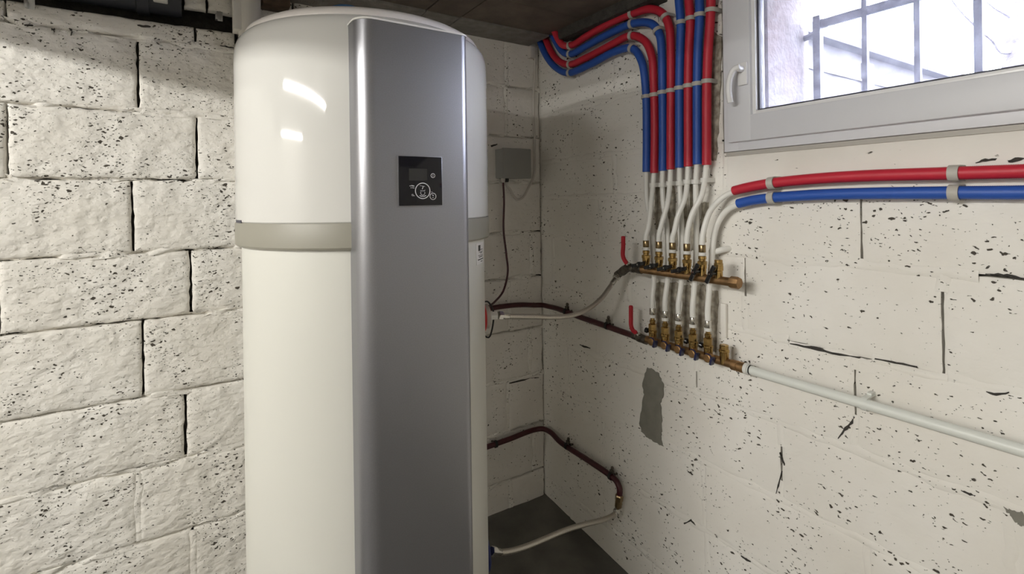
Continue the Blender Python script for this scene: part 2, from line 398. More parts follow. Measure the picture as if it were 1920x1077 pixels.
perp(RIGHT, fill, -.8975, 1.289, 1.402, .02, .0004, .001, 131)
for j, a, b_ in ((-.45, 1.289, 1.436), (-.66, 1.444, 1.636), (-.22, 1.444, 1.636), (-.45, 1.644, 1.836)): perp(RIGHT, fill, j, a, b_, .026, .0002, .0014, 130)
fill.build('mortar_joint', 'paint_right', wr_, smooth=60, kind='stuff')
def patch(name, pts, matname, seed, d=.0030, jag=.0022, sub=4, back=False):
    P3 = [(on_y if back else on_x)(x, y, 0) for x, y in pts]; out = []; rnd = random.Random(seed)
    for i, p in enumerate(P3):
        q = P3[(i + 1) % len(P3)]
        for k in range(sub): out.append(p.lerp(q, k / sub) + (Vector((rnd.uniform(-jag, jag), 0, rnd.uniform(-jag, jag))) if back else Vector((0, rnd.uniform(-jag, jag), rnd.uniform(-jag, jag)))))
    for p in out:
        if back: p.y = -d
        else: p.x = -d
    return MB().prism(out, (0, d + .004, 0) if back else (d + .004, 0, 0)).build(name, matname, wb if back else wr_, smooth=0)
Z7 = [(205, 0), (235, 5), (265, 30), (290, 80), (290, 140), (275, 190), (285, 260), (280, 330), (278, 370), (290, 410), (250, 390), (210, 365), (180, 335), (165, 290), (175, 220), (190, 140), (180, 80), (195, 30)]
patch('bare_patch', [(1140 + x / 2.7825, 690 + y / 2.7825) for x, y in Z7], 'bare_render', 1)['label'] = 'grey bare cement patch where paint flaked off'
patch('bare_patch', [(1885, 953), (1903, 958), (1921, 962), (1921, 987), (1908, 982), (1896, 968)], 'bare_render', 2)['label'] = 'grey bare cement chip'
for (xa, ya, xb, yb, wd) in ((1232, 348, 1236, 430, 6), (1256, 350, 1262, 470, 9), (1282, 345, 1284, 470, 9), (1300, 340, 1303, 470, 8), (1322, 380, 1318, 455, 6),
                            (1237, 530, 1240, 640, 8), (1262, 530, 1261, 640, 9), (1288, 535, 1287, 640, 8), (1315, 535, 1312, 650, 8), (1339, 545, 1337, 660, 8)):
    patch('bare_strip', [(xa - wd, ya), (xa + wd, ya), (xb + wd, yb), (xb - wd, yb)], 'bare_shade_stripe', xa, jag=.003, sub=6)

patch('bare_strip', [(1337, 60), (1353, 70), (1351, 160), (1347, 250), (1343, 300), (1334, 300)], 'bare_shade_stripe', 77, jag=.003, sub=5)  # bare wall right of the last sheath, its shadow painted in too
def gouge(pts, wd, seed, back=False, m_='cement'):
    up_ = [(x, y - wd * (.35 if i in (0, len(pts) - 1) else 1)) for i, (x, y) in enumerate(pts)]; dn = [(x, y + wd * (.35 if i in (0, len(pts) - 1) else 1)) for i, (x, y) in enumerate(pts)][::-1]
    patch('gouge', up_ + dn, m_, seed, d=.0022, jag=.0012, sub=3, back=back)
for n_, (pts, wd, bk) in enumerate(([[(1088, 647), (1096, 650), (1107, 653)], 1.6, 0], [[(955, 719), (972, 715), (990, 711), (1010, 708)], 1.6, 1], [[(1572, 822), (1585, 806), (1599, 790), (1602, 782)], 4, 0],
        [[(1848, 514), (1872, 515), (1896, 518), (1922, 524)], 2.2, 0], [[(1482, 645), (1520, 652), (1560, 662), (1612, 671)], 2.2, 0], [[(1640, 673), (1680, 681), (1720, 689)], 2, 0], [[(1850, 735), (1870, 740), (1893, 737)], 2.5, 0],
        [[(1462, 850), (1467, 862), (1471, 872)], 3, 0], [[(1466, 885), (1461, 905), (1456, 925)], 2, 0], [[(1283, 982), (1296, 976), (1304, 984)], 2.2, 0], [[(1390, 1043), (1400, 1050), (1408, 1054)], 2, 0], [[(1803, 920), (1818, 926), (1828, 930)], 2, 0],
        [[(912, 273), (922, 274), (932, 271)], 2, 1], [[(258, 47), (268, 49), (282, 50)], 2, 1], [[(45, 47), (52, 48), (62, 48)], 2, 1], [[(97, 55), (103, 56), (101, 60)], 3, 1], [[(130, 54), (136, 58), (133, 66)], 2.5, 1],
        [[(413, 86), (425, 88), (438, 90)], 1.2, 1], [[(1890, 303), (1905, 300), (1921, 297)], 4, 0], [[(1830, 305), (1848, 300), (1868, 299)], 2.5, 0])):
    gouge(pts, wd, 500 + n_, bool(bk))

# ------------------------------------------------------------------ floor, ceiling, the rest of the room
flr = MB(); n = 26; vs = []; fs = []
for j in range(n + 1):
    for i in range(n + 1):
        x = -5.2 + 5.4 * (i / n) ** .7; y = .1 - 3.7 * (j / n) ** 1.5
        z = -.012 + max(-.05, .10 * min(y, 0)) - .02 * min(0, max(x, -.6)) + (vnoise(np.array([x * 9.]), np.array([y * 9.]), 4)[0] - .5) * .006
        vs.append((x, y, z))
for j in range(n):
    for i in range(n): fs.append((j * (n + 1) + i, j * (n + 1) + i + 1, (j + 1) * (n + 1) + i + 1, (j + 1) * (n + 1) + i))
flr.add(vs, fs).build('floor', 'floor_concrete', None, smooth=60, kind='structure')
ZC = 1.943
ce = structure('ceiling')
MB().bounds((-5.2, -3.6, ZC + .045), (.25, .25, ZC + .2)).build('ceiling_slab', 'slab_black', ce, smooth=0)
MB().bounds((-5.2, -3.6, ZC + .01), (-2.2, .1, ZC + .05)).bounds((-2.2, -3.6, ZC + .01), (.0, -1.52, ZC + .05)).build('ceiling_panel', 'room_dark', ce, smooth=0)
xs = [-2.2, -1.74, -1.607, -1.167, -1.034, -.591, -.457, .012]
ys = [.012, -.146, -.358, -.57, -.78, -.99, -1.2, -1.36, -1.52]
rnd = random.Random(3)
for i in range(len(xs) - 1):
    for j in range(len(ys) - 1):
        a, b_ = xs[i] + .0025, xs[i + 1] - .0025; c, d = ys[j + 1] + .0018, ys[j] - .0018
        if i == 6 and j == 0: b_ = -.054
        dz = rnd.uniform(-.003, .003) + (-.004 if j == 0 else 0)
        me = MB().bounds((a, c, ZC + dz), (b_, d, ZC + .05), .0025)
        me.build('ceiling_tile', 'ceiling_grey' if j == 0 else 'ceiling_tile', ce, smooth=30)
MB().bounds((-2.28, -1.28, 1.806), (-2.12, .02, ZC + .02), .004).build('ceiling_beam', 'room_dark', ce, smooth=30)
MB().bounds((-.062, -.70, 1.906), (.012, -.21, ZC + .02), .004).build('ceiling_board', 'cement', ce, smooth=30)
wl = MB().bounds((-5.4, -3.8, -.15), (-5.2, .25, 2.05)).build('wall_left', 'room_white', None, smooth=0, kind='structure')
wf = MB().bounds((-5.4, -3.8, -.15), (.25, -3.6, 2.05)).build('wall_front', 'room_white', None, smooth=0, kind='structure')
# lamps: two fluorescent battens on the ceiling, out of the picture (seen mirrored in the casing)
for nm, x, y0, y1, mm in (('tube_a', -2.84, -.68, -2.06, 'near'), ('tube_b', -4.75, -.49, -1.79, 'far')):
    t = thing('fluorescent_lamp', (x, (y0 + y1) / 2, ZC), 'long fluorescent batten lamp on the ceiling, the ' + mm + ' one', 'lamp')
    MB().bounds((x - .05, y0, ZC - .012), (x + .05, y1, ZC + .012), .004).build('housing', 'upvc', t)
    MB().tube([(x, y0 + .01, ZC - .03), (x, y1 - .01, ZC - .03)], .011, 12).build('tube', nm, t)

# ------------------------------------------------------------------ window
win = structure('window_1', (0, (WY0 + WY1) / 2, WZ0))
def frame_ring(mb, y0, y1, z0, z1, wd, xa, xb, bev=.003):
    mb.bounds((xa, y0, z0), (xb, y0 - wd, z1), bev); mb.bounds((xa, y1, z0), (xb, y1 + wd, z1), bev)
    mb.bounds((xa, y0 - wd + .002, z0), (xb, y1 + wd - .002, z0 + wd), bev); mb.bounds((xa, y0 - wd + .002, z1 - wd), (xb, y1 + wd - .002, z1), bev)
fr = MB(); frame_ring(fr, WY0, WY1, WZ0, WZ1, .045, -.012, .055, .002); fr.build('window_frame', 'upvc', win)
sash = MB(); frame_ring(sash, WY0 - .020, WY1 + .020, WZ0 + .024, WZ1 - .022, .070, -.026, .045, .004); so = sash.build('sash', 'upvc', win)
bead = MB(); frame_ring(bead, WY0 - .0885, WY1 + .0885, WZ0 + .0925, WZ1 - .0905, .011, -.016, .012, .002); bead.build('glazing_bead', 'handle_white', so)
gk = MB(); frame_ring(gk, WY0 - .0985, WY1 + .0985, WZ0 + .1025, WZ1 - .1005, .006, -.006, .016, .001); gk.build('gasket', 'gasket', so)
MB().bounds((.002, WY0 - .10, WZ0 + .104), (.006, WY1 + .10, WZ1 - .102)).build('pane', 'glass', so, smooth=0)
hp = on_x(1394.5, 139, .026)
h = MB(); h.box((-.030, hp.y, hp.z), (.010, .028, .062), None, .004); h = h.build('handle', 'handle_white', so)
h2 = MB(); h2.tube([(-.034, hp.y, hp.z + .012), (-.058, hp.y, hp.z + .012)], .0085, 14)
h2.tube(spline([(-.056, hp.y - .008, hp.z + .014), (-.060, hp.y + .006, hp.z + .010), (-.064, hp.y + .016, hp.z - .012), (-.066, hp.y + .019, hp.z - .045), (-.062, hp.y + .017, hp.z - .078)], .004), .0078, 12)
h2.build('lever', 'handle_white', h)
tr = MB(); tr.bounds((-.004, WY0 - .0, WZ0 - .012), (.03, WY1, WZ0 - .001)); tr.build('trim_1', 'clip_grey', None, smooth=0, kind='structure')
# reveal, sill and what lies outside
rv = MB(); rv.bounds((.056, WY0 + .12, WZ0 - .1), (.27, WY0 - .093, WZ1 + .1)); rv.bounds((.056, WY1 - .12, WZ0 - .1), (.27, WY1 + .02, WZ1 + .1)); rv.bounds((.056, WY0, WZ1 - .02), (.27, WY1, WZ1 + .1))
rv.build('window_reveal', 'reveal_plaster', win, smooth=0)
sl = []; fs = []; nA = 40
for i in range(nA + 1):
    y = WY0 - .045 + (WY1 - WY0 + .065) * i / nA
    for k, (x, z) in enumerate(((.056, 1.47), (.10, 1.485), (.16, 1.50), (.22, 1.50), (.27, 1.48), (.27, 1.40))):
        lump = (vnoise(np.array([y * 25.]), np.array([k * 2.1]), 8)[0] - .5) * .02
        sl.append((x, y, z + (lump if 0 < k < 5 else 0)))
for i in range(nA):
    for k in range(5): fs.append((i * 6 + k, i * 6 + k + 1, (i + 1) * 6 + k + 1, (i + 1) * 6 + k))
MB().add(sl, fs).build('outer_sill', 'snowy', win, smooth=50, recalc=False)

# window grille
gx = .25
gt = thing('window_grille', (gx, -1.35, 1.45), 'wrought iron security bars outside the basement window', 'grille')
for i, (px, wd) in enumerate(((1534, .020), (1622.5, .013), (1721, .013), (1836, .016), (1960, .014), (2090, .014))):
    p = on_x(px, 100, -gx); MB().bounds((gx - wd / 2, p.y - wd / 2, 1.42), (gx + wd / 2, p.y + wd / 2, 1.80 if i == 0 else 2.02), .001).build('bar', 'iron', gt)
pa = on_x(1536, 46, -gx); zb = pa.z
MB().bounds((gx - .006, pa.y, zb - .012), (gx + .006, -2.0, zb + .012), .001).build('crossbar', 'iron', gt)
MB().tube([(gx, -.99, zb - .030), (gx, -1.01, zb - .028), (gx, pa.y, zb - .018)], .009, 8).build('anchor', 'iron', gt)
# garden wall, tree, ground
gw = thing('garden_wall', (3, -.2, 1.2), 'pale rendered garden wall with coping seen through the basement window', 'wall')
MB().bounds((.3, -.16, 1.1), (9, .1, 2.245)).build('wall_face', 'garden_render', gw, smooth=0)
MB().bounds((.3, -.235, 2.245), (3.55, .16, 2.315), .006).build('coping_slab', 'coping', gw)
MB().bounds((3.56, -.235, 2.245), (9, .16, 2.315), .006).build('coping_slab', 'coping', gw)
MB().bounds((.3, -.172, 2.06), (9, -.15, 2.075)).build('render_ledge', 'garden_render', gw, smooth=0)
MB().bounds((2.62, -.19, 1.1), (2.75, -.15, 2.19), .004).build('buttress', 'garden_render', gw)
MB().bounds((.27, -9, 1.1), (14, 6, 1.36)).build('terrain', 'snowy', None, smooth=0, kind='structure')
tp = CAM + ray(1912, 60) * 3.2
tk = thing('tree', (tp.x, tp.y, 1.36), 'bare tree trunk with thin branches outside at the window edge', 'tree')
pts = [Vector((tp.x, tp.y, 1.34)), Vector((tp.x, tp.y, 1.7)), Vector((tp.x + .02, tp.y, 2.2)), Vector((tp.x - .02, tp.y, 3.0)), Vector((tp.x, tp.y, 4.2))]
sp = spline(pts, .06); MB().tube(sp, [.10 + .005 * math.sin(i * 1.7) - .001 * i for i in range(len(sp))], 14).build('trunk', 'bark', tk)
def at3(x, y, t): return CAM + ray(x, y) * t
for bp in ([(1895, 98), (1876, 98), (1862, 78), (1843, 62), (1826, 46), (1800, 20), (1770, -20)], [(1897, 34), (1888, 28), (1868, 18), (1850, 4)]):
    q = spline([at3(x, y, 3.2) for x, y in bp], .03); MB().tube(q, [.011 - .008 * i / len(q) for i in range(len(q))], 6).build('branch', 'bark', tk)

# ------------------------------------------------------------------ water heater
HC = Vector((-.90, -.474, 0)); RU, RL = .31, .2975
wh = thing('water_heater', (HC.x, HC.y, -.05), 'tall white cylindrical heat pump water heater with silver front panel standing before the block wall', 'water heater')
zax = (0, 0, 1)
MB().lathe(HC, zax, [(RU - .003, 1.233), (RU, 1.236), (RU, 1.60), (RU - .0008, 1.626), (RU - .003, 1.639), (RU - .0075, 1.651), (RU - .015, 1.660), (RU - .022, 1.664), (RU - .05, 1.665)], 128, cap=False).build('upper_casing', 'casing_gloss', wh, smooth=30)
MB().lathe(HC, zax, [(RU - .05, 1.66), (RU - .021, 1.662), (RU - .020, 1.668), (RU - .025, 1.677), (RU - .042, 1.687), (RU - .09, 1.697), (.12, 1.703), (.0, 1.705)], 128, cap=False).build('lid', 'lid_white', wh, smooth=40)
MB().lathe(HC, zax, [(RL - .01, 1.178), (RU - .001, 1.180), (RU + .0015, 1.184), (RU + .0015, 1.230), (RU, 1.2335), (RL - .01, 1.2335)], 128, cap=False).build('belt', 'belt_grey', wh, smooth=30)['label'] = 'grey belt between the casings'
MB().lathe(HC, zax, [(RL - .02, -.01), (RL - .004, -.01), (RL, -.004), (RL, 1.18)], 128).build('lower_casing', 'casing_satin', wh, smooth=30)
for k in range(3):
    a = math.radians(90 + 120 * k); MB().lathe(HC + Vector((.22 * math.cos(a), .22 * math.sin(a), 0)), zax, [(.022, -.06), (.025, -.05), (.02, -.009)], 16).build('foot', 'rubber_black', wh)
pc, hw, yf, cr, cr2 = -.905, .1205, -.82, .034, .020
prof = []
for k in range(9):
    a = math.pi + math.pi / 2 * k / 8; prof.append((pc - hw + cr + cr * math.cos(a), yf + cr + cr * math.sin(a)))
for k in range(9):
    a = 1.5 * math.pi + math.pi / 2 * k / 8; prof.append((pc + hw - cr2 + cr2 * math.cos(a), yf + cr2 + cr2 * math.sin(a)))
def ycyl(x): return HC.y - math.sqrt(max(.0, RU ** 2 - (x - HC.x) ** 2)) + .006
poly = [(pc - hw, ycyl(pc - hw))] + prof + [(pc + hw, ycyl(pc + hw))]
ZP0, ZP1 = .03, 1.632
bmv = MB(); bmv.prism([(x, y, ZP0) for x, y in poly], (0, 0, ZP1 - ZP0)); fp = bmv.build('front_panel', 'panel_silver', wh, smooth=40); fp['label'] = 'brushed silver front panel'
def inset(x, y, k):
    return (pc + (x - pc) * k, yf + .03 + (y - yf - .03) * (k if y < yf + .03 else 1))
tp_ = MB(); tp_.prism([(*inset(x, y, 1.012), ZP1 + .0002) for x, y in poly], (0, 0, .0035)); tp_.build('top_trim', 'panel_trim', fp, smooth=40)
MB().bounds((pc + hw + .0006, ycyl(pc + hw) - .034, ZP0), (pc + hw + .0022, ycyl(pc + hw), ZP1)).build('seam_shade', 'gasket', fp, smooth=0)  # dark strip standing for the shadow in the gap beside the panel
# control display
dc = Vector((-.9015, yf, 1.317)); DW, DH = .0935, .0995
dp = MB().box(dc + Vector((0, -.0008, 0)), (DW + .003, .003, DH + .003), None, .0008).build('display', 'panel_silver', wh)
dg = MB().box(dc + Vector((0, -.0026, 0)), (DW, .003, DH), None, .0008).build('display_glass', 'black_glass', dp); dg['label'] = 'black glass control display'
def dpt(u, v): return dc + Vector(((u - .5) * DW, -.0044, (.5 - v) * DH))     # u,v across the display
MB().box(dpt(.435, .37), (.0395, .0006, .0245)).build('screen', 'screen_grey', dp, smooth=0)
def ring(mb, c, r, wd, n=40, a0=0, a1=360):
    vs = []; fs = []
    for i in range(n + 1):
        a = math.radians(a0 + (a1 - a0) * i / n)
        for rr in (r - wd / 2, r + wd / 2): vs.append(c + Vector((rr * math.cos(a), 0, rr * math.sin(a))))
    b = len(vs); vs += [v + Vector((0, -.0004, 0)) for v in vs]
    for i in range(n):
        k = 2 * i; fs += [(b + k, b + k + 1, b + k + 3, b + k + 2), (k, k + 2, b + k + 2, b + k), (k + 1, b + k + 1, b + k + 3, k + 3)]
    mb.add(vs, fs)
def stroke(mb, pts, wd):
    for p, q in zip(pts, pts[1:]):
        d = q - p; l = d.length; a = math.atan2(d.z, d.x); mb.box((p + q) / 2 + Vector((0, -.0002, 0)), (l + wd * .6, .0004, wd), Matrix.Rotation(-a, 3, 'Y'))
rb = MB(); rc = dpt(.535, .70); ring(rb, rc, .0158, .0016)
ring(rb, rc + Vector((0, 0, -.0042)), .0046, .0008, 24, 150, 390); stroke(rb, [rc + Vector((-.005, 0, .001)), rc + Vector((-.003, 0, .000)), rc + Vector((.003, 0, .000)), rc + Vector((.005, 0, .0015))], .0008)
stroke(rb, [rc + Vector((-.001, 0, .0035)), rc + Vector((.001, 0, .0085))], .0012); stroke(rb, [rc + Vector((-.006, 0, .0105)), rc + Vector((.0045, 0, .009))], .0006)
ring(rb, rc + Vector((0, 0, .001)), .0125, .0014, 16, 236, 304)
rb.build('dial_button', 'print_white', dp, smooth=0)
pb = MB(); c = dpt(.78, .385); ring(pb, c, .0042, .0011, 24); stroke(pb, [c + Vector((0, 0, .0018)), c + Vector((0, 0, -.0018))], .0009); pb.build('power_button', 'print_white', dp, smooth=0)
ob_ = MB(); c = dpt(.775, .815); ring(ob_, c, .0066, .0011, 28); stroke(ob_, [c + Vector((-.001, 0, .003)), c + Vector((.001, 0, .0015))], .0014); stroke(ob_, [c + Vector((-.0012, 0, -.0025)), c + Vector((.0012, 0, -.0025))], .0010)
stroke(ob_, [c + Vector((-.0035, 0, .009)), c + Vector((-.0015, 0, .009))], .0010); ob_.build('confirm_button', 'print_white', dp, smooth=0)
im = MB(); c = dpt(.29, .605); stroke(im, [c + Vector((-.0048, 0, .0005)), c + Vector((-.0030, 0, .0005))], .0012); stroke(im, [c + Vector((-.0012, 0, .001)), c + Vector((.0040, 0, .0002))], .0018); stroke(im, [c + Vector((-.003, 0, -.003)), c + Vector((-.0016, 0, -.0036))], .0009); stroke(im, [c + Vector((.0002, 0, -.0032)), c + Vector((.0045, 0, -.0036))], .0012)
c = dpt(.31, .785); ring(im, c + Vector((-.001, 0, 0)), .0016, .0007, 12); stroke(im, [c + Vector((.001, 0, -.0015)), c + Vector((.003, 0, -.0015))], .0011); im.build('display_marks', 'print_white', dp, smooth=0)
# small dark latch slot above the belt, white data sticker on the right of the lower casing
def cyl_pt(r, deg, z): a = math.radians(deg); return Vector((HC.x + r * math.cos(a), HC.y + r * math.sin(a), z))
def curved(mb, r, d0, d1, z0, z1, n=6):
    vs = []; fs = []
    for i in range(n + 1):
        d = d0 + (d1 - d0) * i / n
        for rr in (r - .0008, r + .0003):
            for z in (z0, z1): vs.append(cyl_pt(rr, d, z))
    for i in range(n):
        k = 4 * i; fs += [(k + 2, k + 3, k + 7, k + 6), (k, k + 2, k + 6, k + 4), (k + 1, k + 5, k + 7, k + 3)]
    fs += [(0, 1, 3, 2), (4 * n, 4 * n + 2, 4 * n + 3, 4 * n + 1)]
    mb.add(vs, fs)
def ang_of(x, y, R_):
    r = ray(x, y); ox, oy = CAM.x - HC.x, CAM.y - HC.y; A = r.x**2 + r.y**2; B = 2 * (ox * r.x + oy * r.y); C_ = ox**2 + oy**2 - R_**2
    t = (-B - math.sqrt(max(0, B * B - 4 * A * C_))) / (2 * A); p = CAM + r * t; return math.degrees(math.atan2(p.y - HC.y, p.x - HC.x)), p.z
a0, z0 = ang_of(443.5, 414, RU); a1, z1 = ang_of(453, 418, RU)
ls = MB(); curved(ls, RU + .0008, a0, a1, z1 - .001, z1 + .0055); ls.build('latch_slot', 'gasket', wh, smooth=30)
a0, z0 = ang_of(892.5, 460, RL); a1, z1 = ang_of(905, 456, RL); zt = z0 + .003
st = MB(); curved(st, RL + .0006, a0, a1, zt - .052, zt, 8); st = st.build('sticker', 'paper_white', wh, smooth=30)
k = MB(); da = a1 - a0
curved(k, RL + .0013, a0 + da * .22, a0 + da * .46, zt - .019, zt - .005, 4)
for (u, v, zz, hh) in ((.55, .8, .016, .0015), (.3, .8, .0215, .0012), (.45, .75, .0245, .0015), (.2, .85, .0300, .0012), (.3, .8, .0335, .0018), (.15, .9, .0395, .0022), (.5, .75, .0455, .0015)):
    curved(k, RL + .0013, a0 + da * u, a0 + da * v, zt - zz - hh, zt - zz, 3)
k.build('sticker_print', 'print_black', st, smooth=30)
# hot and cold side connections
def side_conn(deg, z, colm, nm, rad, lab):
    a = math.radians(deg); n_ = Vector((math.cos(a), math.sin(a), 0)); o = Vector((HC.x, HC.y, z)) + n_ * (RL - .004)
    f = MB().lathe(o, n_, [(rad, -.004), (rad, .006), (rad - .006, .010), (.02, .011)], 32).build(nm, colm, wh); f['label'] = lab
    return o + n_ * .01, n_
# ------------------------------------------------------------------ hoses, feed pipes
hot_o, hot_n = side_conn(-14, .949, 'red_plastic', 'hot_collar', .047, 'red plastic collar of the hot water outlet')
MB().lathe(hot_o + Vector((0, 0, .0)), hot_n, [(.034, .0), (.034, .012), (.028, .016), (.012, .017)], 28).build('outlet_boss', 'clip_grey', wh)
cold_o, cold_n = side_conn(-17, .297, 'blue_plastic', 'cold_collar', .047, 'blue plastic collar of the cold water inlet')
def hose(name, lab, path, r=.0075):
    t = thing(name, path[0], lab, 'hose', 'braided steel hoses')
    sp = spline(path, .004); MB().tube(sp, [r + (.0002 if i % 2 else -.0002) for i in range(len(sp))], 14).build('braid', 'braid', t, smooth=80)
    for end, nxt, nm in ((sp[0], sp[3], 'nut'), (sp[-1], sp[-4], 'nut')):
        ax = (nxt - end).normalized(); MB().lathe(end, ax, [(.0115, -.002), (.0128, .0), (.0128, .013), (.0105, .015)], 6).lathe(end, ax, [(.0092, .014), (.0088, .036), (.0080, .038)], 16).build(nm, 'chrome', t, smooth=25)
    return t
hs = hot_o + hot_n * .0435
MB().lathe(hot_o + hot_n * .016, hot_n, [(.0125, 0), (.0125, .024)], 6).build('outlet_nut', 'clip_white', wh, smooth=25)
def proj(p):
    q = Vector(p) - CAM; d = q.dot(FWD); return PX + FPX * q.dot(CR) / d, PY - FPX * q.dot(CU) / d, d
def at_d(x, y, p, q):       # point under (x, y) on the upright sheet through p and q
    x0, _, d0 = proj(p); x1, _, d1 = proj(q); f = (x - x0) / (x1 - x0); return CAM + ray(x, y) * (1 / ((1 - f) / d0 + f / d1))
V_END = on_x(1158, 517, .075)
hose('braided_hose', 'braided steel hose from the red heater outlet up to the lever valve', [hs] + [at_d(x, y, hs, V_END) for x, y in ((960, 593.5), (1000, 594), (1040, 595), (1075, 591), (1105, 578), (1127, 560), (1143, 539))] + [V_END])
cs = cold_o + cold_n * .012
LOW_END = on_x(1158.5, 957, .034)
hose('braided_hose', 'braided steel hose rising from the blue heater inlet near the floor', [cs] + [at_d(x, y, cs, LOW_END) for x, y in ((945, 1036), (980, 1028), (1020, 1012), (1060, 995), (1100, 983), (1128, 976), (1142, 971), (1152, 965))] + [LOW_END], .0085)
def feed(lab, path, r, cat='pipe'):
    t = thing('feed_pipe', path[0], lab, cat)
    MB().tube(spline(path, .008), r, 16).build('pipe', 'pipe_maroon', t, smooth=80); return t
zU = .825
feed('dark red feed pipe running round the corner into the lower brass manifold', [Vector((-.60, -.03, .832)), Vector((-.35, -.03, .838)), on_y(935, 576, .03), on_y(975, 572, .03), Vector((-.07, -.032, zU + .004)), Vector((-.04, -.048, zU + .003)), Vector((-.03, -.085, zU + .002)), on_x(1048, 580, .03), on_x(1085, 594, .03), on_x(1140, 613, .03), on_x(1180, 627, .035), on_x(1197, 632, .05)], .0105)
t = feed('dark red feed pipe round the corner near the floor ending in a brass union', [Vector((-.60, -.03, .285)), on_y(912, 839, .03), on_y(960, 822, .03), on_y(985, 812, .03), Vector((-.07, -.032, .301)), Vector((-.042, -.046, .302)), Vector((-.03, -.085, .298)), on_x(1050, 829, .03), on_x(1100, 862, .03), on_x(1140, 889, .03), on_x(1156, 903, .03), on_x(1162, 918, .031), on_x(1161.5, 930, .032)], .0105)
p = on_x(1161.5, 928, .032); q = LOW_END + (p - LOW_END) * .22; ax = (q - p).normalized(); ln = (q - p).length
MB().lathe(p, ax, [(.012, 0), (.0145, .004), (.0145, ln * .45)], 6).lathe(p, ax, [(.0115, ln * .45), (.0125, ln * .55), (.0125, ln * .99)], 14).build('brass_union', 'dark_brass', t, smooth=25)

# ------------------------------------------------------------------ clips
def saddle(mb, p, tan, out, R_, wd, hgt, th=.0026, n=12):
    """pipe clip: strap over the pipe with legs down to the wall"""
    p = Vector(p); tan = Vector(tan).normalized(); out = Vector(out).normalized(); tan = (tan - out * tan.dot(out)).normalized(); sd = tan.cross(out)
    prof_i = [(-R_, -hgt)] + [(-R_ * math.cos(math.pi * i / n), R_ * math.sin(math.pi * i / n)) for i in range(n + 1)] + [(R_, -hgt)]
    Ro = R_ + th
    prof_o = [(-Ro, -hgt)] + [(-Ro * math.cos(math.pi * i / n), Ro * math.sin(math.pi * i / n)) for i in range(n + 1)] + [(Ro, -hgt)]
    vs = []; k = len(prof_i)
    for s_ in (-wd / 2, wd / 2):
        for (a, b_) in prof_i: vs.append(p + sd * a + out * b_ + tan * s_)
        for (a, b_) in prof_o: vs.append(p + sd * a + out * b_ + tan * s_)
    fs = []
    for i in range(k - 1):
        I, O, I2, O2 = i, k + i, 2 * k + i, 3 * k + i
        fs += [(I, I + 1, O + 1, O), (I2, O2, O2 + 1, I2 + 1), (O, O + 1, O2 + 1, O2), (I, I2, I2 + 1, I + 1)]
    for e in (0, k - 1): fs.append((e, k + e, 3 * k + e, 2 * k + e))
    mb.add(vs, fs)
NX = Vector((-1, 0, 0))
ORD = ['first', 'second', 'third', 'fourth', 'fifth', 'sixth', 'seventh', 'eighth']
def clip(p, tan, R_, label, group, m_='clip_grey', wd=.012, out=NX, hgt=None, bridge=0.0):
    p = Vector(p); hgt = hgt if hgt is not None else abs(p.x)
    mb = MB(); saddle(mb, p, tan, out, R_ + .0006, wd, hgt)
    o_ = mb.build('pipe_clip', m_, None, smooth=40)
    o_['label'] = label; o_['category'] = 'pipe clip'; o_['group'] = group; return o_

# ------------------------------------------------------------------ sheathed pipes
RS = .0130; RP = .0080
SX = [1212, 1226.5, 1242.5, 1257.5, 1274, 1290.5, 1307.5, 1325]
SB = [322.5, 324.5, 320.5, 318, 314.7, 312.4, 308.3, 309.5]
SYD = [on_x(x, 300, .03).y for x in SX]
COLN = ['blue', 'red'] * 4
up = {
 0: [(1212.5, 250), (1210.5, 165), (1203, 115), (1186, 91), (1155, 96), (1105, 121.5), (1065, 137), (1040, 125), (1023, 103), (1014, 80)],
 1: [(1227.5, 250), (1226, 160), (1222, 105), (1209, 77), (1183, 67), (1146, 84), (1100, 108), (1068, 121), (1047, 114), (1034, 98), (1024, 77)],
 2: [(1243, 250), (1242, 160), (1241, 105), (1237, 66), (1222, 45), (1188, 44), (1143, 63), (1100, 86), (1072, 101), (1055, 97), (1043, 83)],
 3: [(1257.5, 250), (1258, 160), (1258, 105), (1255, 52), (1244, 27), (1221, 17), (1188, 25), (1143, 44), (1098, 69), (1074, 84), (1052, 85), (1040, 79)],
 4: [(1274, 250), (1274, 160), (1275.5, 90), (1276.5, 45), (1273, 0), (1268, -40)],
 5: [(1290.5, 250), (1290.5, 160), (1292, 90), (1294.5, 40), (1291.5, 0), (1288, -45)],
 6: [(1307.5, 250), (1307.5, 160), (1309, 90), (1312, 30), (1311.5, 0), (1311, -50)],
 7: [(1325, 250), (1325.5, 160), (1328, 90), (1331, 50), (1333, 0), (1334, -55)],
}
DEEP = [.030, .030, .030, .030, .030, .030, .030, .030]
UD, LD = .075, .05
ZUP, ZLO = 1.047, .817
UY = [-.665 - .0522 * i for i in range(6)]; LY = [-.665 - .0514 * i for i in range(6)]
in_red = {1: [(1224.5, 343), (1220, 391), (1215.5, 428.5)], 3: [(1256, 345), (1251.5, 382), (1241, 419)], 5: [(1288.6, 343), (1284, 373), (1271, 406), (1264.5, 434)], 7: [(1321.5, 339), (1315.5, 367), (1299, 399), (1291, 425)]}
in_blue = {0: [(1211.5, 343), (1214, 384), (1220, 410), (1223.6, 465), (1226, 530)], 2: [(1242, 343), (1244, 384), (1250, 421), (1252.5, 465), (1251, 530)], 4: [(1274.7, 343), (1276.5, 391), (1279, 440), (1278.5, 500), (1276.5, 540)], 6: [(1304.6, 343), (1305, 391), (1306, 450), (1304, 510), (1302.5, 535)]}
SLT_U = ZUP + .093; SLT_L = ZLO + .105          # pipe ends at the crimp sleeves
TANG = {}
